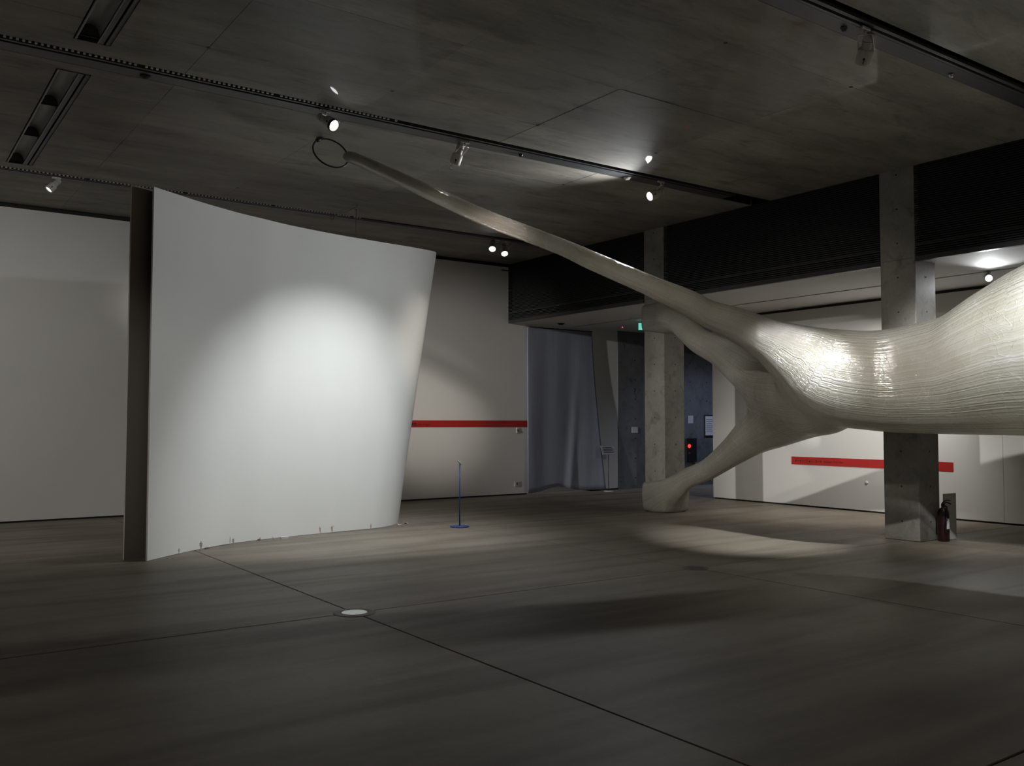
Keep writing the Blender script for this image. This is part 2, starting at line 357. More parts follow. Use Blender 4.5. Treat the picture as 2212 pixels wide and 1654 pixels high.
# ------------------------------------------------------------------ spotlights
def lamp(key, label, zmount=ZC, head=1.0, off_frame=False, dark_rim=False):
    d = LAMPS[key]; mx, my = d['mount']; L = Vector(d['lens']); ax = (Vector(d['aim']) - L).normalized()
    off = (mx, my, zmount); t = empty('track_spotlight', off)
    tag(t, label, 'spotlight', 'spotlights on the ceiling tracks')
    s = head; back = L - ax*.20*s
    MB().bbox(mx-.06, mx+.06, my-.018, my+.018, zmount-.030, zmount-.0045, .004).build('adapter', M_LAMPW, t, off)
    piv = L - ax*.12*s; top = Vector((mx, my, zmount-.028)); kn = Vector((mx, my, zmount-.07))
    side = ax.cross(Vector((0,0,1))); side = side.normalized() if side.length > 1e-3 else Vector((1,0,0))
    MB().tube([top, kn], .011, 8).build('stem', M_LAMPW, t, off)
    br = MB()
    for q in (-1, 1): br.tube([kn, kn + side*q*.07*s*.9, piv + side*q*.074*s], .007, 6)
    br.build('yoke', M_LAMPW, t, off)
    b = MB().lathe(L - ax*.135*s, ax, [(.058*s,0),(.070*s,.012*s),(.071*s,.12*s),(.071*s,.136*s),(.061*s,.137*s),(.057*s,.120*s),(.02*s,.118*s)], 28).build('head', M_LAMPW, t, off)
    rear = MB().lathe(L - ax*.27*s, ax, [(.040*s,0),(.048*s,.008*s),(.048*s,.128*s),(.052*s,.136*s)], 24).build('rear_housing', M_LAMPW, t, off)
    MB().lathe(L - ax*.205*s, ax, [(.0495*s,0),(.0495*s,.004*s)], 24).build('groove_ring', M_LAMPD, rear, off)
    # keyhole slot on the side of the head that faces the room
    w = Vector((0,0,1.6)) - L; w = (w - ax*w.dot(ax)).normalized(); c = L - ax*.06*s + w*.0715*s; tn = ax.cross(w)
    kh = MB().lathe(c, w, [(.011*s,0),(.011*s,.002)], 12)
    kv = [c + tn*a*s + ax*bb*s + w*cc for a in (-.0035,.0035) for bb in (0,.042) for cc in (0,.002)]
    kh.add(kv, [(0,1,3,2),(4,6,7,5),(0,4,5,1),(2,3,7,6),(0,2,6,4),(1,5,7,3)]); kh.build('keyhole_slot', M_BLACK, b, off)
    if dark_rim: MB().lathe(L - ax*.03, ax, [(.074*s,0),(.075*s,.03),(.075*s,.036),(.066*s,.036),(.064*s,.008)], 28).build('rim', M_LAMPD, t, off)
    g = mat('lens_glow_'+key, (1,1,1), .3, emit=(.97,.98,1.0), estr=d['glow'])
    MB().lathe(L - ax*.016, ax, [(.0585*s,0),(.0585*s,.004)], 28).build('lens', g, t, off)
    ld = bpy.data.lights.new('spot', 'SPOT'); ld.energy = d['w']; ld.color = d['col']; ld.spot_size = math.radians(d['cone']); ld.spot_blend = d['blend']
    ld.shadow_soft_size = d.get('soft', .045)
    lo = bpy.data.objects.new('spot_light', ld); COL.objects.link(lo); lo.parent = t
    lo.location = (L + ax*.012) - Vector(off); lo.rotation_mode = 'QUATERNION'; lo.rotation_quaternion = (-ax).to_track_quat('Z', 'Y')
    return t
lamp('l_panel', 'unlit looking grey spotlight seen from behind, on the middle track above the film tube')
lamp('l_ring', 'spotlight with black rim and glowing lens just above the black hoop', dark_rim=True)
lamp('l_wash', 'bright white spotlight on the middle track above the far column')
lamp('l_far_a', 'left of the two bright spotlights side by side under the film tube')
lamp('l_far_b', 'right of the two bright spotlights side by side under the film tube')
lamp('l_corner', 'small dim spotlight at the left over the far white wall', head=.8)
lamp('l_key', 'grey white spotlight with keyhole slot on the nearest track at upper right')
lamp('l_soffit', 'bright spotlight under the soffit at the right edge beside the film', zmount=3.83, head=.8)

# ------------------------------------------------------------------ curved white model wall
BOT = [(2.704,11.081),(3.02,11.36),(3.43,11.69),(3.97,12.03),(4.40,12.18),(4.82,12.29),(5.59,12.42),(6.25,12.51),(6.50,12.59),(6.75,12.74),(6.95,12.95),(7.10,13.20),(7.22,13.50),(7.22,13.75),(7.0,13.85),(6.4,13.50),(5.2,13.05),(4.2,12.55),(3.3,11.85),(2.80,11.47),(2.493,11.33)]
TOP = [(2.707,11.081),(3.01,11.28),(3.40,11.53),(3.95,11.82),(4.38,11.99),(4.83,12.165),(5.60,12.36),(6.46,12.50),(6.86,12.55),(7.15,12.605),(7.36,12.65),(7.50,12.72),(7.57,12.86),(7.55,13.15),(7.2,13.55),(6.5,13.45),(5.2,13.05),(4.2,12.55),(3.3,11.85),(2.76,11.32),(2.466,11.16)]
PZ = 4.362
def resample(c, n=6):
    p = [2*Vector(c[0])-Vector(c[1])] + [Vector(q) for q in c] + [2*Vector(c[-1])-Vector(c[-2])]; out = []
    for i in range(1, len(p)-2):
        for k in range(n):
            t = k/n; a, b, c2, d = p[i-1], p[i], p[i+1], p[i+2]
            out.append(.5*((2*b)+(-a+c2)*t+(2*a-5*b+4*c2-d)*t*t+(-a+3*b-3*c2+d)*t**3))
    return out + [p[-2]]
cb, ct = resample(BOT), resample(TOP)
nP = len(cb); TH = .022; NZ = 12
def nrm(c, i):
    a, b = c[max(i-1, 0)], c[min(i+1, len(c)-1)]; t = (b-a).normalized(); return Vector((-t.y, t.x))      # towards the inside of the fold
outer = []; inner = []
for k in range(NZ+1):
    s = k/NZ; z = PZ*s + (0.0 if k else .004)
    row = [cb[i].lerp(ct[i], s) for i in range(nP)]
    outer.append([(q.x, q.y, z) for q in row]); inner.append([(row[i].x + nrm(row, i).x*TH, row[i].y + nrm(row, i).y*TH, z) for i in range(nP)])
half = next(i for i in range(nP) if ct[i].x == max(c.x for c in ct)) + 6
pw = empty('curved_model_wall', (2.7, 11.08, 0)); tag(pw, 'tall curved white wall model standing left of the middle, lit by a spot', 'wall model'); po = (2.7, 11.08, 0)
def sheet(grid, i0, i1):
    mb = MB(); n = i1-i0+1; v = [grid[k][i] for k in range(NZ+1) for i in range(i0, i1+1)]
    return mb.add(v, [(k*n+i, k*n+i+1, (k+1)*n+i+1, (k+1)*n+i) for k in range(NZ) for i in range(n-1)], True)
sheet(outer, 0, half).build('front_sheet', M_PANEL, pw, po)
sheet(outer, half, nP-1).build('back_sheet', M_PANEL, pw, po)
sheet(inner, 0, nP-1).build('inner_face', M_PANELIN, pw, po)
mb = MB()
v = [outer[NZ][i] for i in range(nP)] + [inner[NZ][i] for i in range(nP)]; mb.add(v, [(i, i+1, nP+i+1, nP+i) for i in range(nP-1)])
for e in (0, nP-1):
    v = [outer[k][e] for k in range(NZ+1)] + [inner[k][e] for k in range(NZ+1)]; mb.add(v, [(k, k+1, NZ+2+k, NZ+1+k) for k in range(NZ)])
mb.build('edge', M_EDGE, pw, po)

# wire and eye bolts
def eyebolt(x, y, label, r=.032):
    t = empty('eye_bolt', (x, y, ZC)); tag(t, label, 'eye bolt'); o = (x, y, ZC)
    MB().lathe((x, y, ZC+.002), (0,0,-1), [(.03,0),(.03,.008),(.012,.01),(.012,.03)], 14).build('flange', M_STEEL, t, o)
    MB().tube([(x+.8157*r*math.cos(a), y-.5784*r*math.cos(a), ZC-.03-r+r*math.sin(a)) for a in [2*math.pi*k/20 for k in range(20)]], .0055, 6, closed=True).build('ring', M_STEEL, t, o)
eyebolt(6.41, 10.45, 'steel ring bolt on the ceiling beside the grey spotlight')
eyebolt(6.41, 13.40, 'steel ring bolt on the ceiling above the curved white wall')
w = MB().tube([(6.41,13.40,ZC-.06),(6.41,13.41,4.7),(6.40,13.42,4.2)], .006, 6).build('hanging_wire', M_ALU); tag(w, 'thin wire hanging from the ceiling bolt down to the curved white wall', 'wire')
w = MB().tube([(6.39,13.43,ZC-.035),(6.385,13.75,ZC-.06),(6.385,14.1,ZC-.05),(6.39,14.29,ZC-.02)], .005, 6).build('tie_wire', M_ALU); tag(w, 'thin wire tied from the ceiling bolt back to the farthest track', 'wire')
h = empty('track_hook', (6.39, 14.29, ZC)); tag(h, 'small grey hook on the farthest track above the curved wall', 'hook')
MB().box(6.35,6.43,14.275,14.305,ZC-.03,ZC).build('clip', M_ALU, h, (6.39,14.29,ZC))
MB().tube([(6.36,14.29,ZC-.03),(6.375,14.29,ZC-.07),(6.39,14.29,ZC-.085),(6.405,14.29,ZC-.07),(6.42,14.29,ZC-.03)], .007, 6).build('hook_loop', M_ALU, h, (6.39,14.29,ZC))

# ------------------------------------------------------------------ hoop and stretched film sculpture
hp = empty('hoop', (4.5, 10.45, ZC)); tag(hp, 'black steel hoop hanging from the ceiling at the end of the film tube', 'hoop')
HC = Vector((4.565, 10.27, 4.885)); hu = Vector((.55, -.40, -.73)).normalized()
hv = Vector((.72, .30, .62)); hv = (hv - hu*hv.dot(hu)).normalized(); HR = .225
MB().tube([HC + (hu*math.cos(a) + hv*math.sin(a))*HR for a in [2*math.pi*k/48 for k in range(48)]], .0105, 10, closed=True).build('ring', M_HOOP, hp, (4.5,10.45,ZC))
A0 = HC - hu*HR
MB().tube([(4.5,10.45,ZC+.01), Vector((4.5,10.45,ZC-.04)), A0], .012, 8).build('anchor_arm', M_HOOP, hp, (4.5,10.45,ZC))
MB().lathe((4.5,10.45,ZC+.002), (0,0,-1), [(.045,0),(.045,.012),(.02,.016),(.02,.04)], 16).build('anchor_plate', M_HOOP, hp, (4.5,10.45,ZC))
MB().lathe(A0 - hv*.03, hv, [(.022,0),(.026,.01),(.026,.05),(.022,.06)], 12).build('clamp', M_HOOP, hp, (4.5,10.45,ZC))

CH_A = [[4.72,10.12,4.83,.07],[4.815,10.097,4.815,.078],[5.245,9.924,4.633,.088],[5.815,9.656,4.373,.098],[6.347,9.415,4.137,.107],[7.063,8.984,3.834,.108],[7.434,8.732,3.636,.122],[7.925,8.337,3.355,.131],[8.126,8.2,3.245,.145],[8.363,7.979,3.094,.162],[8.555,7.849,2.961,.173],[8.779,7.636,2.841,.201],[9.027,7.468,2.697,.247],[9.201,7.29,2.561,.298],[9.444,7.067,2.357,.434],[9.685,6.845,2.173,.574],[10.014,6.431,2.109,.611],[10.233,5.968,2.13,.658],[10.28,5.44,2.18,.715],[10.28,4.81,2.33,.87],[10.35,4.15,2.46,1.0],[10.75,3.35,2.62,.92],[11.4,2.55,2.8,.62]]
CH_B = [[11.83,11.92,3.47,.23],[11.56,11.50,3.43,.225],[11.45,11.15,3.326,.2],[11.304,10.559,2.965,.212],[11.089,9.869,2.715,.24],[10.689,9.066,2.412,.303],[10.221,8.185,2.129,.371],[9.843,7.231,2.028,.471]]
CH_C = [[11.84,11.92,.28,.25],[11.76,11.60,.42,.21],[11.764,11.30,.62,.178],[11.713,10.756,.813,.181],[11.405,9.975,1.122,.224],[10.986,9.153,1.424,.301],[10.501,8.256,1.67,.389],[10.026,7.227,1.973,.475]]
def smooth_chain(nodes, n=6):
    q = np.array(nodes, float); q = np.vstack([2*q[0]-q[1], q, 2*q[-1]-q[-2]]); out = []
    for i in range(1, len(q)-2):
        for k in range(n):
            t = k/n
            out.append(.5*((2*q[i])+(-q[i-1]+q[i+1])*t+(2*q[i-1]-5*q[i]+4*q[i+1]-q[i+2])*t*t+(-q[i-1]+3*q[i]-3*q[i+1]+q[i+2])*t**3))
    out.append(q[-2]); return np.array(out)
def add_chain(F, org, h, nodes, margin):
    for a, b in zip(nodes[:-1], nodes[1:]):
        a = np.asarray(a, np.float32); b = np.asarray(b, np.float32); R = max(a[3], b[3]) + margin
        i0 = np.maximum(np.floor((np.minimum(a[:3], b[:3])-R-org)/h).astype(int), 0)
        i1 = np.minimum(np.ceil((np.maximum(a[:3], b[:3])+R-org)/h).astype(int)+1, F.shape)
        if (i1 <= i0).any(): continue
        c = [(org[k]+h*np.arange(i0[k], i1[k])).astype(np.float32)-a[k] for k in range(3)]
        x = c[0][:,None,None]; y = c[1][None,:,None]; z = c[2][None,None,:]; d = b[:3]-a[:3]
        t = np.clip((x*d[0]+y*d[1]+z*d[2])/float(d@d), 0, 1)
        f = np.sqrt((x-t*d[0])**2+(y-t*d[1])**2+(z-t*d[2])**2)-(a[3]+t*(b[3]-a[3]))
        v = F[i0[0]:i1[0], i0[1]:i1[1], i0[2]:i1[2]]; np.minimum(v, f, out=v)
def box_grid(shape, org, h, c, hs, r):
    q = [np.abs((org[k]+h*np.arange(shape[k])).astype(np.float32)-c[k])-hs[k]+r for k in range(3)]
    x = q[0][:,None,None]; y = q[1][None,:,None]; z = q[2][None,None,:]
    return np.sqrt(np.maximum(x,0)**2+np.maximum(y,0)**2+np.maximum(z,0)**2)+np.minimum(np.maximum(np.maximum(x,y),z),0)-r
def smin(a, b, k):
    hh = np.maximum(k-np.abs(a-b), 0)/k; return np.minimum(a, b)-hh*hh*hh*(k/6)
def surface_nets(F, org, h):
    nx, ny, nz = F.shape; S = F < 0; R2 = (0, 1)
    s = sum(S[i:nx-1+i, j:ny-1+j, k:nz-1+k].astype(np.int8) for i in R2 for j in R2 for k in R2); act = (s > 0) & (s < 8)
    idx = np.full(act.shape, -1, np.int32); I = np.argwhere(act); idx[act] = np.arange(len(I))
    acc = np.zeros((len(I), 3)); cnt = np.zeros(len(I))
    for a in [(i,j,k) for i in R2 for j in R2 for k in R2]:
        for ax in range(3):
            if a[ax]: continue
            b = list(a); b[ax] = 1
            fa = F[tuple((I+a).T)]; fb = F[tuple((I+b).T)]; mm = (fa < 0) != (fb < 0)
            t = np.where(mm, fa/np.where(mm, fa-fb, 1), 0); q = np.tile(np.array(a, float), (len(I), 1)); q[:,ax] += t
            acc += q*mm[:,None]; cnt += mm
    V = org + h*(I+acc/cnt[:,None]); Q = []; e = np.eye(3, dtype=int)
    for ax in range(3):
        u, v = [(1,2),(2,0),(0,1)][ax]; s0 = [slice(1,-1)]*3; s1 = [slice(1,-1)]*3; s0[ax] = slice(0,-1); s1[ax] = slice(1,None)
        A_ = S[tuple(s0)]; E = np.argwhere(A_ != S[tuple(s1)]); flip = A_[tuple(E.T)]
        for w_ in (u, v): E[:,w_] += 1
        q = np.stack([idx[tuple((E-e[u]-e[v]).T)], idx[tuple((E-e[v]).T)], idx[tuple(E.T)], idx[tuple((E-e[u]).T)]], 1)
        q[~flip] = q[~flip][:,::-1]; Q.append(q)
    Q = np.vstack(Q); return V, Q[(Q >= 0).all(1)]
HG = .032; lo = np.array([4.5, 1.6, -.1]); hi = np.array([12.8, 12.5, 5.1]); ng = np.ceil((hi-lo)/HG).astype(int)
chains = [smooth_chain(c) for c in (CH_A, CH_B, CH_C)]; G = []
for c in chains:
    f = np.full(ng, 9., np.float32); add_chain(f, lo, HG, c, .5); G.append(f)
fa, fb, fc = G
fa = smin(fa, box_grid(ng, lo, HG, (11.86,2.30,2.75), (.31,.305,.45), .03), .25)
fb = smin(fb, box_grid(ng, lo, HG, (11.86,11.925,3.51), (.305,.295,.23), .03), .36)
fc = smin(fc, box_grid(ng, lo, HG, (11.86,11.925,.265), (.305,.295,.25), .03), .40)
F = smin(smin(fb, fc, .55), fa, .22)
V, Q = surface_nets(F, lo, HG)
del F, fa, fb, fc, G
# relax the net a little
ed = np.vstack([Q[:,[0,1]], Q[:,[1,2]], Q[:,[2,3]], Q[:,[3,0]]])
for it in range(4):
    acc = np.zeros_like(V); cnt = np.zeros(len(V))
    np.add.at(acc, ed[:,0], V[ed[:,1]]); np.add.at(cnt, ed[:,0], 1); np.add.at(acc, ed[:,1], V[ed[:,0]]); np.add.at(cnt, ed[:,1], 1)
    V = V + .5*(acc/cnt[:,None]-V)
def chain_coords(V, c):
    """arc length along the chain, angle * radius around it, signed distance"""
    best = np.full(len(V), 1e9); U = np.zeros((len(V), 3)); s0 = 0.0
    for a, b in zip(c[:-1], c[1:]):
        d = b[:3]-a[:3]; L = np.linalg.norm(d); t = np.clip(((V-a[:3])@d)/(L*L), 0, 1); q = V-a[:3]-t[:,None]*d
        r = a[3]+t*(b[3]-a[3]); f = np.linalg.norm(q, axis=1)-r; mm = f < best
        tt = d/L; up = np.array([0,0,1.]); sx = np.cross(tt, up); sx /= np.linalg.norm(sx); uy = np.cross(sx, tt)
        ang = np.arctan2(q@uy, q@sx)
        U[mm,0] = (s0+t*L)[mm]; U[mm,1] = ang[mm]; best = np.where(mm, f, best); s0 += L
    U[:,2] = best; return U
ua, ub, uc = [chain_coords(V, c) for c in chains]
ubc = np.where((ub[:,2] < uc[:,2])[:,None], ub, uc+np.array([20,0,0]))
wgt = np.clip(.5+(ubc[:,2]-ua[:,2])/.25, 0, 1)        # 1 = main tube
me = bpy.data.meshes.new('film_body')
me.from_pydata((V-np.array([11.6,11.7,0])).tolist(), [], Q.tolist())
me.polygons.foreach_set('use_smooth', [True]*len(Q))
for nm, U in (('flow_a', ua), ('flow_b', ubc)):
    at_ = me.attributes.new(nm, 'FLOAT_VECTOR', 'POINT'); at_.data.foreach_set('vector', np.stack([U[:,0], np.cos(U[:,1]), np.sin(U[:,1])], 1).astype(np.float32).ravel())
at_ = me.attributes.new('flow_w', 'FLOAT', 'POINT'); at_.data.foreach_set('value', wgt.astype(np.float32))
me.update()
M_FILM = mat('stretched_film', (.80,.765,.66), .24); g = N(M_FILM); g.t.nodes.remove(g.b)
out = [n_ for n_ in g.t.nodes if n_.type == 'OUTPUT_MATERIAL'][0]
def attr(nm):
    a = g.n('ShaderNodeAttribute'); a.attribute_name = nm; return a
fa_, fb_ = attr('flow_a').outputs['Vector'], attr('flow_b').outputs['Vector']
def fibre(vec, sc, detail=2): return g.noise(1.0, detail, .6, vec=vec, sc=sc)
def ridge(n, w): return g.mapr(g.math('ABSOLUTE', g.math('SUBTRACT', n, .5), 0), 1.0, 0.0, 0.0, w)
def both(a, b):
    mx = g.n('ShaderNodeMix', data_type='FLOAT'); g.l(attr('flow_w').outputs['Fac'], mx.inputs[0]); g.l(b, mx.inputs[2]); g.l(a, mx.inputs[3]); return mx.outputs[0]
st = both(fibre(fa_, (.13, 34, 34), 3), fibre(fb_, (.13, 34, 34), 3))                 # fine fibres pulled along the tension
strips = both(ridge(fibre(fa_, (.16, 9, 9), 0), .012), ridge(fibre(fb_, (.16, 9, 9), 0), .012))   # tape edges
def cross(rot, sc):
    """tape edges wound across the body"""
    mp = g.n('ShaderNodeMapping'); mp.vector_type = 'TEXTURE'; mp.inputs['Rotation'].default_value = rot; mp.inputs['Scale'].default_value = tuple(1/q for q in sc)
    g.l(g.n('ShaderNodeTexCoord').outputs['Object'], mp.inputs['Vector']); x = g.n('ShaderNodeTexNoise'); x.inputs['Scale'].default_value = 1; x.inputs['Detail'].default_value = 0
    g.l(mp.outputs[0], x.inputs['Vector']); return ridge(x.outputs['Fac'], .014)
lines = g.math('ADD', cross((.5, .9, .3), (.22, 8, 8)), cross((1.2, -.5, 1.1), (.22, 7, 7)))
blotch = g.noise(1.7, 3, .6); crumple = g.noise(34, 2, .6)
hgt = g.math('ADD', g.math('ADD', g.math('MULTIPLY', st, .62), g.math('MULTIPLY', strips, .10)), g.math('ADD', g.math('MULTIPLY', lines, .10), g.math('MULTIPLY', crumple, .16)))
nb = g.bump(hgt, 1.0, .020)
tone = g.math('ADD', g.math('ADD', g.math('MULTIPLY', st, .55), g.math('MULTIPLY', g.math('ADD', strips, lines), .09)), g.math('MULTIPLY', blotch, .45))
colr = g.ramp(tone, [(.32, (.40,.37,.29)), (.52, (.52,.50,.43)), (.75, (.74,.735,.70))])
dif = g.n('ShaderNodeBsdfDiffuse'); g.l(colr, dif.inputs['Color']); g.l(nb, dif.inputs['Normal'])
trl = g.n('ShaderNodeBsdfTranslucent'); g.l(g.ramp(tone, [(.32, (.66,.60,.47)), (.52, (.78,.74,.64)), (.75, (.90,.88,.83))]), trl.inputs['Color'])
gl = g.n('ShaderNodeBsdfGlossy'); gl.inputs['Roughness'].default_value = .13; g.l(nb, gl.inputs['Normal'])
m1 = g.n('ShaderNodeMixShader'); m1.inputs[0].default_value = .55; g.l(dif.outputs[0], m1.inputs[1]); g.l(trl.outputs[0], m1.inputs[2])
fr = g.n('ShaderNodeFresnel'); fr.inputs['IOR'].default_value = 1.6; g.l(nb, fr.inputs['Normal'])
m3 = g.n('ShaderNodeMixShader'); g.l(g.mapr(fr.outputs[0], .06, .9), m3.inputs[0]); g.l(m1.outputs[0], m3.inputs[1]); g.l(gl.outputs[0], m3.inputs[2])
g.l(m3.outputs[0], out.inputs['Surface'])
film = link('film_sculpture', me, M_FILM, None, (11.6, 11.7, 0))
tag(film, 'translucent stretched film sculpture with a long tube and branching legs', 'sculpture')

# ------------------------------------------------------------------ red bands with lettering
def text_mesh(body, size, name, parent, mtx, mt, bold=0.0):
    cu = bpy.data.curves.new(name, 'FONT'); cu.body = body; cu.size = size; cu.extrude = .0006; cu.offset = bold; cu.resolution_u = 3
    o = bpy.data.objects.new(name, cu); COL.objects.link(o); dg = bpy.context.evaluated_depsgraph_get()
    me_ = bpy.data.meshes.new_from_object(o.evaluated_get(dg)); bpy.data.objects.remove(o); bpy.data.curves.remove(cu)
    me_.transform(mtx); me_.materials.clear(); me_.materials.append(mt); r = link(name, me_, mt, parent); return r
bl = MB().box(8.90, 12.13, Y0-.006, Y0-.0005, 1.503, 1.645).build('wall_band', M_RED, None, (8.9, Y0, 1.5)); tag(bl, 'red lettered band on the far white wall beside the curved wall', 'sign')
RX = Matrix.Rotation(math.radians(90), 4, 'X')
text_mesh('石上純也', .078, 'lettering', bl, Matrix.Translation((.075, -.0068, .038)) @ RX, M_INK, .0022)
text_mesh('Junya Ishigami', .058, 'lettering', bl, Matrix.Translation((.40, -.0068, .042)) @ RX, M_INK)
br_ = MB().box(X1-.006, X1-.0005, 8.12, 11.35, .797, .948).build('wall_band', M_RED, None, (X1, 11.35, .8)); tag(br_, 'red lettered band on the white partition behind the nearer column', 'sign')
RZ = Matrix.Rotation(math.radians(-90), 4, 'Z')
text_mesh('ヌーメン／フォー・ユース', .051, 'lettering', br_, Matrix.Translation((-.0068, -.08, .052)) @ RZ @ RX, M_INK, .0016)
text_mesh('Numen / For Use', .058, 'lettering', br_, Matrix.Translation((-.0068, -.73, .052)) @ RZ @ RX, M_INK)

# ------------------------------------------------------------------ far wall fittings
def plate(name, x, z, w, h, label, cat, m_=M_CARD, y=Y0, detail=True):
    t = empty(name, (x, y, z)); tag(t, label, cat); o = (x, y, z)
    MB().bbox(x-w/2, x+w/2, y-.012, y-.0005, z-h/2, z+h/2, .003).build('plate', m_, t, o)
    if detail:
        MB().bbox(x-w*.12, x+w*.12, y-.020, y-.011, z-h*.25, z+h*.25, .002).build('rocker', M_DGREY, t, o)
    return t
plate('wall_switch', 11.85, 1.425, .07, .12, 'small switch plate under the red band on the far wall', 'switch', M_WALL)
plate('wall_socket', 11.83, .247, .12, .12, 'small socket plate low on the far wall', 'socket', M_WALL)
o = MB().box(11.41, 11.60, Y0-.02, Y0-.0005, 4.955, 4.978).build('wall_slot', M_BLACK); tag(o, 'short black slot high on the far wall at the louvre corner', 'vent')
plate('wall_card', 15.37, 1.42, .20, .15, 'small white card on the dark corridor wall', 'card', M_CARD, Y0-.01, False)
plate('wall_card', 17.32, 1.68, .17, .20, 'small white card on the bluish corridor wall beside the poster', 'card', M_CARD, Y0-.01, False)
t = empty('framed_notice', (17.97, Y0-.01, 1.52)); tag(t, 'white framed notice on the bluish corridor wall', 'notice'); o_ = (17.97, Y0-.01, 1.52)
MB().bbox(17.80, 18.20, Y0-.04, Y0-.0105, 1.24, 1.80, .004).build('frame', M_BLACK, t, o_); sh_ = MB().box(17.83, 18.17, Y0-.043, Y0-.039, 1.27, 1.77).build('sheet', mat('notice_paper', (.75,.75,.78), .6), t, o_)
for k in range(7): MB().box(17.86, 18.14 - .03*(k % 3), Y0-.0445, Y0-.043, 1.68-.05*k, 1.69-.05*k).build('text_line', M_INK, sh_, o_)
t = empty('alarm_box', (17.28, Y0-.01, .99)); tag(t, 'dark alarm box with red lamp on the corridor wall', 'alarm box'); o_ = (17.28, Y0-.01, .99)
cb_ = MB().bbox(17.09, 17.47, Y0-.08, Y0-.0105, .60, 1.19, .008).build('cabinet', M_BLACK, t, o_); MB().box(17.08, 17.48, Y0-.085, Y0-.0105, 1.19, 1.21).build('lid', M_GREYM, t, o_)
MB().lathe((17.185, Y0-.081, 1.005), (0,-1,0), [(.05,0),(.05,.008),(.03,.03)], 16).build('red_lamp', mat('red_lamp_glow', (.4,.01,.01), .4, emit=(1,.03,.02), estr=2.2), cb_, o_)
MB().lathe((17.185, Y0-.081, .82), (0,-1,0), [(.03,0),(.025,.01)], 12).build('push_button', mat('button_red', (.2,.01,.01), .4), cb_, o_)
t = empty('door_sign', (15.385, Y0-.01, 2.37)); tag(t, 'small black question mark shaped sign on the dark corridor wall', 'sign')
text_mesh('?', .22, 'lettering', t, Matrix.Translation((-.05, -.003, -.08)) @ RX, M_INK)
k_ = MB().lathe((X1, 9.73, .53), (-1,0,0), [(.032,0),(.032,.004),(.022,.012),(.005,.015)], 18).build('wall_outlet', M_WALL, None, (X1, 9.73, .53)); tag(k_, 'small round white outlet cover on the partition below the red band', 'outlet')

# curtain in the doorway of the far wall
cur = []; fc_ = []; NU, NV = 60, 30
for j in range(NV+1):
    s = j/NV; z = 3.725-3.66*s
    for i in range(NU+1):
        u = i/NU; x = 12.07+u*(1.90+.34*s**1.2*u)
        fold = .006*math.sin(u*17+.6*s)*(.3+s) + .02*math.sin(u*5+1.4)*s + .05*s*s*math.exp(-((u-.80+.22*s)/.05)**2)
        cur.append((x, Y0-.045 - .02 - fold - .10*s*s*u**4, z - .035*s**4 + (.115*math.exp(-((u-.42)/.2)**2)*s**8)))
for j in range(NV):
    for i in range(NU): fc_.append((j*(NU+1)+i, j*(NU+1)+i+1, (j+1)*(NU+1)+i+1, (j+1)*(NU+1)+i))
cu_ = empty('curtain', (13.0, Y0-.06, 0)); tag(cu_, 'grey blue cloth curtain hanging in the far doorway', 'curtain')
c_o = MB().add(cur, fc_, True).build('cloth', M_CURT, cu_, (13.0, Y0-.06, 0))
sm_ = c_o.modifiers.new('thick', 'SOLIDIFY'); sm_.thickness = .004
MB().tube([(12.14, Y0-.06, 3.742), (13.97, Y0-.06, 3.742)], .014, 8).build('rail', M_BLACK, cu_, (13.0, Y0-.06, 0))

# sign stand by the curtain
t = empty('sign_stand', (14.22, 16.15, 0)); tag(t, 'thin sign stand with a small notice beside the curtain', 'sign stand'); o_ = (14.22, 16.15, 0)
MB().lathe((14.22,16.15,0), (0,0,1), [(.12,0),(.12,.008),(.02,.014)], 24).build('base', M_WALL, t, o_)
MB().tube([(14.22,16.15,.01),(14.22,16.15,.86)], .008, 8).build('pole', M_DGREY, t, o_)
pl = MB(); pl.add([(14.02,16.12,.86),(14.42,16.12,.86),(14.42,16.20,1.06),(14.02,16.20,1.06),(14.02,16.128,.857),(14.42,16.128,.857),(14.42,16.208,1.057),(14.02,16.208,1.057)], [(0,1,2,3),(4,7,6,5),(0,4,5,1),(1,5,6,2),(2,6,7,3),(3,7,4,0)])
bd = pl.build('board', mat('notice_lilac', (.33,.31,.34), .7), t, o_)
for k in range(4):
    s = .2+.18*k; MB().box(14.06, 14.38-.04*(k % 2), 16.116+.08*s, 16.119+.08*s, .865+.2*s, .875+.2*s).build('text_line', M_DGREY, bd, o_)

# soffit fittings
puck(12.66, 15.96, 3.82, .085, 'black dome camera under the soffit near the curtain', M_BLACK, 'camera', 'dome_camera')
s_ = puck(14.3, 15.8, 3.82, .06, 'white smoke detector with red light under the soffit', M_SOFFIT, 'smoke detector', 'smoke_detector')
MB().lathe((.0,-.065,-.012), (0,-1,0), [(.014,0),(.012,.006)], 10).build('indicator', mat('led_red', (.4,.02,.02), .4, emit=(1,.12,.08), estr=1.5), s_)
puck(13.21, 14.24, 3.82, .035, 'tiny pale sensor under the soffit left of the far column', M_SOFFIT)
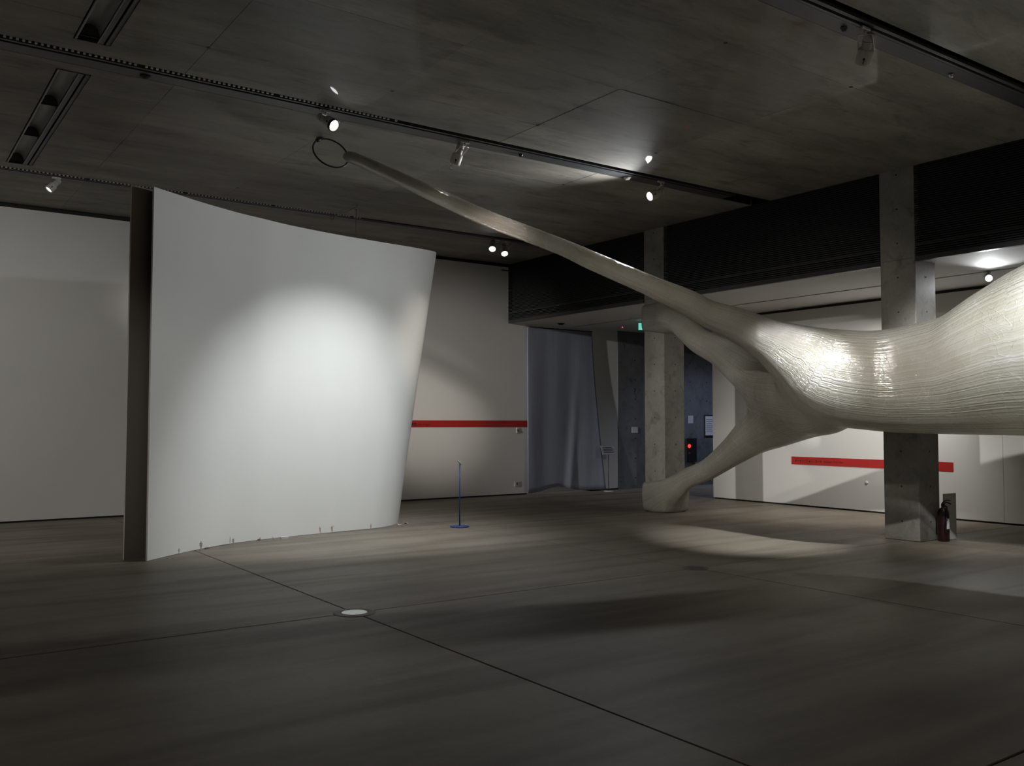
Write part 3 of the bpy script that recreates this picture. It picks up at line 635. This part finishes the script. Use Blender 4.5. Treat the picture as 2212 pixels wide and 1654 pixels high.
# exit sign
t = empty('exit_sign', (13.78, 14.5, 3.82)); tag(t, 'lit green exit sign under the soffit behind the far column', 'exit sign'); o_ = (13.78, 14.5, 3.82)
dv = Vector((.8157,-.5784,0)); nv = Vector((-.5784,-.8157,0)); ec = Vector((13.80, 14.48, 3.69))
def obox(c, hx, hn, hz, mb=None):
    mb = mb or MB(); v = [c + dv*a*hx + nv*b*hn + Vector((0,0,q*hz)) for a in (-1,1) for b in (-1,1) for q in (-1,1)]
    return mb.add(v, [(0,1,3,2),(4,6,7,5),(0,4,5,1),(2,3,7,6),(0,2,6,4),(1,5,7,3)])
M_EXG = mat('exit_green', (.05,.35,.25), .4, emit=(.12,.62,.50), estr=1.0); M_EXW = mat('exit_white', (.7,.8,.75), .4, emit=(.75,.95,.88), estr=1.0)
obox(ec, .13, .012, .075).build('case', M_EXG, t, o_)
ef_ = obox(ec + dv*.02 + nv*.0125, .085, .001, .062).build('face', M_EXW, t, o_)
rm = MB(); fc0 = ec + dv*.02 + nv*.0145
P = lambda a, b: fc0 + dv*a + Vector((0,0,b))
rm.tube([P(.005,.02), P(-.005,-.005)], .010, 6); rm.tube([P(-.005,-.005), P(.015,-.022), P(.012,-.048)], .007, 6); rm.tube([P(-.005,-.005), P(-.022,-.022), P(-.042,-.028)], .007, 6)
rm.tube([P(.005,.02), P(.03,.008), P(.045,.02)], .005, 6); rm.tube([P(.005,.02), P(-.02,.018), P(-.03,.0)], .005, 6); rm.lathe(P(.014,.04), nv, [(.011,-.002),(.011,.002)], 12)
rm.build('pictogram', M_EXG, ef_, o_)
MB().tube([ec + Vector((0,0,.075)), Vector((ec.x, ec.y, 3.83))], .008, 6).build('hanger', M_SOFFIT, t, o_)

# ------------------------------------------------------------------ stand, drains, extinguisher
t = empty('barrier_stand', (7.49, 11.95, 0)); tag(t, 'thin blue stand with round blue base and small tilted white plate', 'stand'); o_ = (7.49, 11.95, 0)
MB().lathe((7.49,11.95,0), (0,0,1), [(.138,0),(.145,.006),(.145,.014),(.13,.020),(.02,.026)], 36).build('base', M_BLUE, t, o_)
MB().tube([(7.49,11.95,.02),(7.49,11.95,.95)], .0085, 10).build('pole', M_BLUE, t, o_)
axp = Vector((.62,-.10,.55)).normalized()
pl = MB().lathe(Vector((7.485,11.95,.985)) - axp*.004, axp, [(.046,0),(.05,.003),(.046,.008)], 24).build('plate', M_CARD, t, o_)
MB().lathe(Vector((7.49,11.949,.985)) + axp*.004, axp, [(.014,0),(.012,.004)], 12).build('hole', M_BLACK, pl, o_)
MB().tube([(7.49,11.95,.945),(7.487,11.95,.982)], .006, 8).build('neck', M_DGREY, t, o_)

t = empty('floor_box', (3.41, 7.10, 0)); tag(t, 'round floor outlet with rusty ring and pale glossy disc', 'floor outlet'); o_ = (3.41, 7.10, 0)
MB().lathe((3.41,7.10,-.002), (0,0,1), [(.178,0),(.178,.004),(.172,.0055),(.118,.0055),(.112,.003)], 48).build('ring', M_RUST, t, o_)
MB().lathe((3.41,7.10,-.002), (0,0,1), [(.110,0),(.110,.0065),(.104,.0075)], 48).build('disc', M_GLASS, t, o_)
t = empty('floor_box', (7.51, 7.10, 0)); tag(t, 'round dark floor outlet near the lit patch of floor', 'floor outlet'); o_ = (7.51, 7.10, 0)
MB().lathe((7.51,7.10,-.002), (0,0,1), [(.145,0),(.145,.004),(.140,.0055),(.10,.0055),(.096,.003)], 48).build('ring', M_RUST, t, o_)
MB().lathe((7.51,7.10,-.002), (0,0,1), [(.094,0),(.094,.004),(.09,.005)], 40).build('disc', M_DGREY, t, o_)

ex, ey = 11.97, 6.77
t = empty('fire_extinguisher', (ex, ey, 0)); tag(t, 'dark red fire extinguisher with white label beside the nearer column', 'extinguisher'); o_ = (ex, ey, 0)
MB().lathe((ex,ey,0), (0,0,1), [(.070,0),(.076,.008),(.076,.37),(.068,.41),(.045,.44),(.022,.455),(.020,.47)], 28).build('cylinder', M_EXTR, t, o_)
MB().lathe((ex,ey,.465), (0,0,1), [(.024,0),(.024,.03),(.016,.05)], 14).build('valve', M_BLACK, t, o_)
MB().tube([(ex-.02,ey,.50),(ex+.04,ey-.03,.525),(ex+.09,ey-.06,.50)], .009, 6).tube([(ex-.02,ey,.515),(ex+.03,ey-.03,.555),(ex+.08,ey-.06,.545)], .008, 6).build('handle', M_BLACK, t, o_)
MB().tube([(ex,ey-.02,.48),(ex-.03,ey-.07,.47),(ex-.06,ey-.085,.38),(ex-.07,ey-.075,.2),(ex-.068,ey-.07,.12)], .011, 8).build('hose', M_BLACK, t, o_)
lb = []; n_ = 8
for z in (.17, .31):
    for k in range(n_+1):
        a = math.radians(228 + 62*k/n_); lb.append((ex+.0772*math.cos(a), ey+.0772*math.sin(a), z))
lb_ = MB().add(lb, [(k, k+1, n_+2+k, n_+1+k) for k in range(n_)], True).build('label', M_CARD, t, o_)
MB().lathe((ex+.0775*math.cos(math.radians(250)), ey+.0775*math.sin(math.radians(250)), .29), (math.cos(math.radians(250)), math.sin(math.radians(250)), 0), [(.007,0),(.007,.001)], 10).build('label_mark', M_BLACK, lb_, o_)
o = MB().bbox(12.07, 12.36, 6.80, 6.83, 0, .63, .004).build('stand_board', paint('board_grey', (.40,.385,.36)), None, (12.2,6.8,0)); tag(o, 'plain grey upright board standing right of the fire extinguisher', 'board')

# ------------------------------------------------------------------ miniature figures at the foot of the curved wall
def figure_mesh(pose):
    """1.7 m figure as one skinned mesh"""
    P = {'stand': dict(hip=.92, kneeL=(.10,.03,.48), footL=(.10,0,.04), kneeR=(-.10,.05,.48), footR=(-.11,.02,.04), lean=0.0, hL=(.27,.02,.86), hR=(-.27,.06,.86), eL=(.25,0,1.12), eR=(-.25,0,1.12)),
         'walk':  dict(hip=.90, kneeL=(.09,.22,.50), footL=(.09,.30,.05), kneeR=(-.09,-.04,.47), footR=(-.09,-.34,.10), lean=.06, hL=(.25,-.22,.90), hR=(-.25,.30,.95), eL=(.25,-.12,1.14), eR=(-.25,.10,1.13)),
         'raise': dict(hip=.92, kneeL=(.12,.02,.48), footL=(.15,0,.04), kneeR=(-.10,.02,.48), footR=(-.13,0,.04), lean=-.03, hL=(.40,.10,1.72), hR=(-.29,.04,.86), eL=(.36,.04,1.46), eR=(-.27,0,1.12)),
         'sit':   dict(hip=.16, kneeL=(.12,.40,.48), footL=(.12,.52,.05), kneeR=(-.12,.42,.40), footR=(-.12,.62,.05), lean=-.12, hL=(.22,-.30,.08), hR=(-.14,.36,.52), eL=(.28,-.20,.36), eR=(-.25,.12,.44))}[pose]
    h = P['hip']; ln = P['lean']
    ch = (0, ln*.6, h+.36); nk = (0, ln, h+.54)
    V_ = [(0,0,h), (0, ln*.3, h+.18), ch, nk, (0, ln+.01, h+.62), (0, ln+.02, h+.72), (0, ln+.02, h+.80),
          (.10,0,h-.04), P['kneeL'], P['footL'], (P['footL'][0], P['footL'][1]+.16, .03), (-.10,0,h-.04), P['kneeR'], P['footR'], (P['footR'][0], P['footR'][1]+.16, .03),
          (.20, ln*.9, h+.47), P['eL'], P['hL'], (-.20, ln*.9, h+.47), P['eR'], P['hR']]
    R_ = [.15,.13,.15,.06,.07,.10,.07,.10,.065,.05,.04,.10,.065,.05,.04,.065,.045,.04,.065,.045,.04]
    E_ = [(0,1),(1,2),(2,3),(3,4),(4,5),(5,6),(0,7),(7,8),(8,9),(9,10),(0,11),(11,12),(12,13),(13,14),(2,15),(15,16),(16,17),(2,18),(18,19),(19,20)]
    me_ = bpy.data.meshes.new('fig'); me_.from_pydata(V_, E_, []); o = bpy.data.objects.new('fig', me_); COL.objects.link(o)
    o.modifiers.new('skin', 'SKIN'); o.modifiers.new('sub', 'SUBSURF').levels = 1
    if not me_.skin_vertices: me_.skin_vertices.new()
    for i, sv in enumerate(me_.skin_vertices[0].data): sv.radius = (R_[i], R_[i]*.8); sv.use_root = (i == 0)
    dg = bpy.context.evaluated_depsgraph_get(); dg.update()
    r = bpy.data.meshes.new_from_object(o.evaluated_get(dg)); bpy.data.objects.remove(o)
    z0 = min(v.co.z for v in r.vertices)
    for v in r.vertices: v.co.z -= z0
    for p_ in r.polygons: p_.use_smooth = True
    r.name = 'figure_'+pose; return r
FM = {}
def figure(x, y, pose, hgt, rz, label, dark=False):
    key = (pose, dark)
    if key not in FM:
        mm = figure_mesh(pose); mm.materials.clear(); mm.materials.append(M_FIGD if dark else M_FIG); FM[key] = mm
    o = bpy.data.objects.new('miniature_figure', FM[key]); COL.objects.link(o); s = hgt/1.72; o.scale = (s, s, s); o.location = (x, y, 0); o.rotation_euler = (0, 0, rz)
    tag(o, label, 'figurine', 'miniature figures at the foot of the curved wall')
figure(3.15, 11.40, 'walk', .085, .6, 'miniature figure nearest the left edge of the curved wall')
figure(3.46, 11.57, 'stand', .125, 2.4, 'tallest miniature figure, standing beside the floor joint')
figure(3.95, 11.95, 'raise', .105, 1.1, 'miniature figure with a raised arm, back one of the close pair')
figure(3.96, 11.85, 'stand', .10, -.6, 'miniature figure standing in front in the close pair')
figure(4.40, 12.10, 'sit', .095, 1.2, 'dark miniature figure sitting on the floor with bent knees', True)
figure(4.60, 12.14, 'sit', .085, -2.0, 'pale miniature figure sitting next to the low white sledge')
figure(5.36, 12.30, 'walk', .115, 2.0, 'miniature figure walking, left of the two standing further right')
figure(5.565, 12.345, 'raise', .115, -1.0, 'miniature figure with arm up, right of the two standing further right')
figure(6.228, 12.43, 'stand', .09, .4, 'last miniature figure near the right end of the curved wall')
t = empty('miniature_sledge', (4.78, 12.17, 0)); tag(t, 'low white miniature sledge lying by the curved wall', 'figurine')
MB().bbox(4.72,4.84,12.15,12.19,.014,.026,.004).build('deck', M_CARD, t, (4.78,12.17,0))
MB().box(4.73,4.83,12.152,12.156,0,.014).box(4.73,4.83,12.184,12.188,0,.014).build('runner', M_CARD, t, (4.78,12.17,0))
o = MB().tube([(3.545,11.70,.010),(3.57,11.715,.014),(3.60,11.735,.012),(3.63,11.75,.006)], [.006,.011,.009,.004], 8).build('miniature_dog', M_FIGD, None, (3.6,11.75,0)); tag(o, 'tiny dark miniature animal lying behind the tallest figure', 'figurine')
def scrap(x, y, s, rz, label):
    v = [(-s,-s*.6,.001),(s,-s*.7,.012),(s*.9,s*.6,.002),(-s*.8,s*.7,.03)]; v2 = [(a,b,c+.002) for a, b, c in v]
    o = MB().add(v+v2, [(0,1,2,3),(4,7,6,5),(0,4,5,1),(1,5,6,2),(2,6,7,3),(3,7,4,0)]).build('paper_scrap', M_CARD); o.location = (x, y, 0); o.rotation_euler = (0,0,rz); tag(o, label, 'scrap', 'paper scraps by the curved wall')
scrap(6.86, 12.72, .035, .4, 'white paper scrap at the right foot of the curved wall, leaning on it')
scrap(7.03, 12.80, .04, 1.3, 'white paper scrap lying farthest right of the curved wall')

# ------------------------------------------------------------------ spotlights out of view, same fixtures; all but o_wall and o_part are added fill
LAMPS.update({
 'o_wall':   dict(mount=(4.2, 4.68), lens=(4.25, 4.8, 4.88), aim=(9.45, 16.5, 1.75), w=1900, cone=15, blend=1.0, col=WARM, glow=8, soft=0.16),
 'fill_far':    dict(mount=(-3.0, 14.33), lens=(-2.9, 14.35, 4.88), aim=(11.9, 16.5, 2.2), w=5600, cone=22, blend=1.0, col=WHITE, glow=8, soft=.12),  # added to lift the far wall and curtain
 'fill_left':   dict(mount=(-2.2, 9.46), lens=(-2.15, 9.6, 4.88), aim=(1.2, 16.5, 0.6), w=620, cone=90, blend=1.0, col=WHITE, glow=8),  # added to brighten the left of the far wall
 'fill_near':   dict(mount=(.4, 4.68), lens=(.5, 4.8, 4.88), aim=(3.5, 11.7, 1.1), w=260, cone=30, blend=1.0, col=WHITE, glow=8, soft=.12),  # added fill for the left part of the curved wall
 'fill_legs':   dict(mount=(-2.9, 9.46), lens=(-2.8, 9.5, 4.88), aim=(11.5, 10.6, 1.7), w=4000, cone=22, blend=1.0, col=WHITE, glow=8, soft=.12),  # added to light the film branches and leg
 'fill_right':  dict(mount=(10.9, 4.68), lens=(10.92, 4.66, 4.86), aim=(10.4, 5.0, 2.2), w=120, cone=80, blend=1.0, col=COOL, glow=8),  # added over the wide film end to brighten it
 'fill_wash_a': dict(mount=(0.5, -.3), lens=(.5, -.5, 4.88), aim=(.5, -5, 2.0), w=330, cone=120, blend=1.0, col=WARM, glow=8),  # added wall washer, its bounce fills the room
 'fill_wash_b': dict(mount=(7.5, -.3), lens=(7.5, -.5, 4.88), aim=(7.5, -5, 2.0), w=330, cone=120, blend=1.0, col=WARM, glow=8),  # second washer added for bounce light
 'fill_wash_c': dict(mount=(-2.4, 4.68), lens=(-2.6, 4.68, 4.88), aim=(-6, 5.5, 2.0), w=180, cone=120, blend=1.0, col=WARM, glow=8),  # washer added for bounce off the left wall
})
LAMPS['fill_flare'] = dict(mount=(4.5, -0.3), lens=(4.5, -0.2, 4.88), aim=(10.25, 4.3, 2.75), w=14500, cone=22, blend=1.0, col=COOL, glow=8, soft=0.12)  # unseen lamp added to brighten the film's wide end
LAMPS['fill_tube'] = dict(mount=(1.6, 4.68), lens=(1.65, 4.8, 4.88), aim=(8.9, 7.7, 2.9), w=850, cone=30, blend=1.0, col=WARM, glow=8)  # front fill added for the film tube
LAMPS['fill_body'] = dict(mount=(4.8, 4.68), lens=(4.9, 4.72, 4.88), aim=(10.0, 5.8, 2.2), w=1700, cone=32, blend=1.0, col=WHITE, glow=8)  # fill added for the front of the film body
LAMPS['o_part'] = dict(mount=(13.4, 8.15), lens=(13.5, 8.2, 3.66), aim=(14.7, 9.9, 0.6), w=420, cone=105, blend=1.0, col=WHITE, glow=8)
track(-.49, 'ceiling lighting track behind the viewer', None)
lamp('o_wall', 'spotlight on the nearest track aimed at the red band of the far wall')
lamp('fill_far', 'added unseen spotlight on the farthest track grazing the far wall towards the curtain')
lamp('fill_left', 'added unseen spotlight on the middle track aimed at the left of the far wall')
lamp('fill_near', 'added unseen spotlight on the nearest track aimed at the curved wall')
lamp('fill_legs', 'added unseen spotlight on the middle track aimed at the legs of the film sculpture')
lamp('fill_right', 'added unseen spotlight on the nearest track above the wide end of the film sculpture')
lamp('fill_wash_a', 'added unseen spotlight washing the wall behind the viewer, left one')
lamp('fill_wash_b', 'added unseen spotlight washing the wall behind the viewer, right one')
lamp('fill_wash_c', 'added unseen spotlight washing the wall left of the room')
lamp('fill_flare', 'added unseen spotlight behind the viewer aimed at the wide end of the film sculpture')
lamp('fill_tube', 'added unseen spotlight on the nearest track aimed at the film tube')
lamp('fill_body', 'added unseen spotlight on the nearest track aimed at the neck of the film sculpture')
lamp('o_part', 'spotlight in the soffit slot aimed at the white partition', zmount=3.83, head=.8)
def downlight(x, y, z, w, c, label, r=.06):
    t = empty('downlight', (x, y, z)); tag(t, label, 'ceiling light')
    MB().lathe((x,y,z+.005), (0,0,-1), [(r+.02,0),(r+.02,.012),(r,.013)], 20).build('rim', M_LAMPW, t, (x,y,z))
    MB().lathe((x,y,z-.006), (0,0,-1), [(r,0),(r,.006)], 20).build('lens', mat('downlight_glow', (1,1,1), .4, emit=c, estr=6), t, (x,y,z))
    ld = bpy.data.lights.new('spot', 'SPOT'); ld.energy = w; ld.color = c; ld.spot_size = math.radians(150); ld.spot_blend = 1; ld.shadow_soft_size = .06
    lo = bpy.data.objects.new('spot_light', ld); COL.objects.link(lo); lo.parent = t; lo.location = (0,0,-.03)
downlight(17.6, 14.6, 3.82, 170, (.55,.68,1.0), 'bluish downlight in the corridor behind the partition')
downlight(13.1, 17.3, 3.9, 60, (.9,.95,1.0), 'downlight in the room behind the curtain')
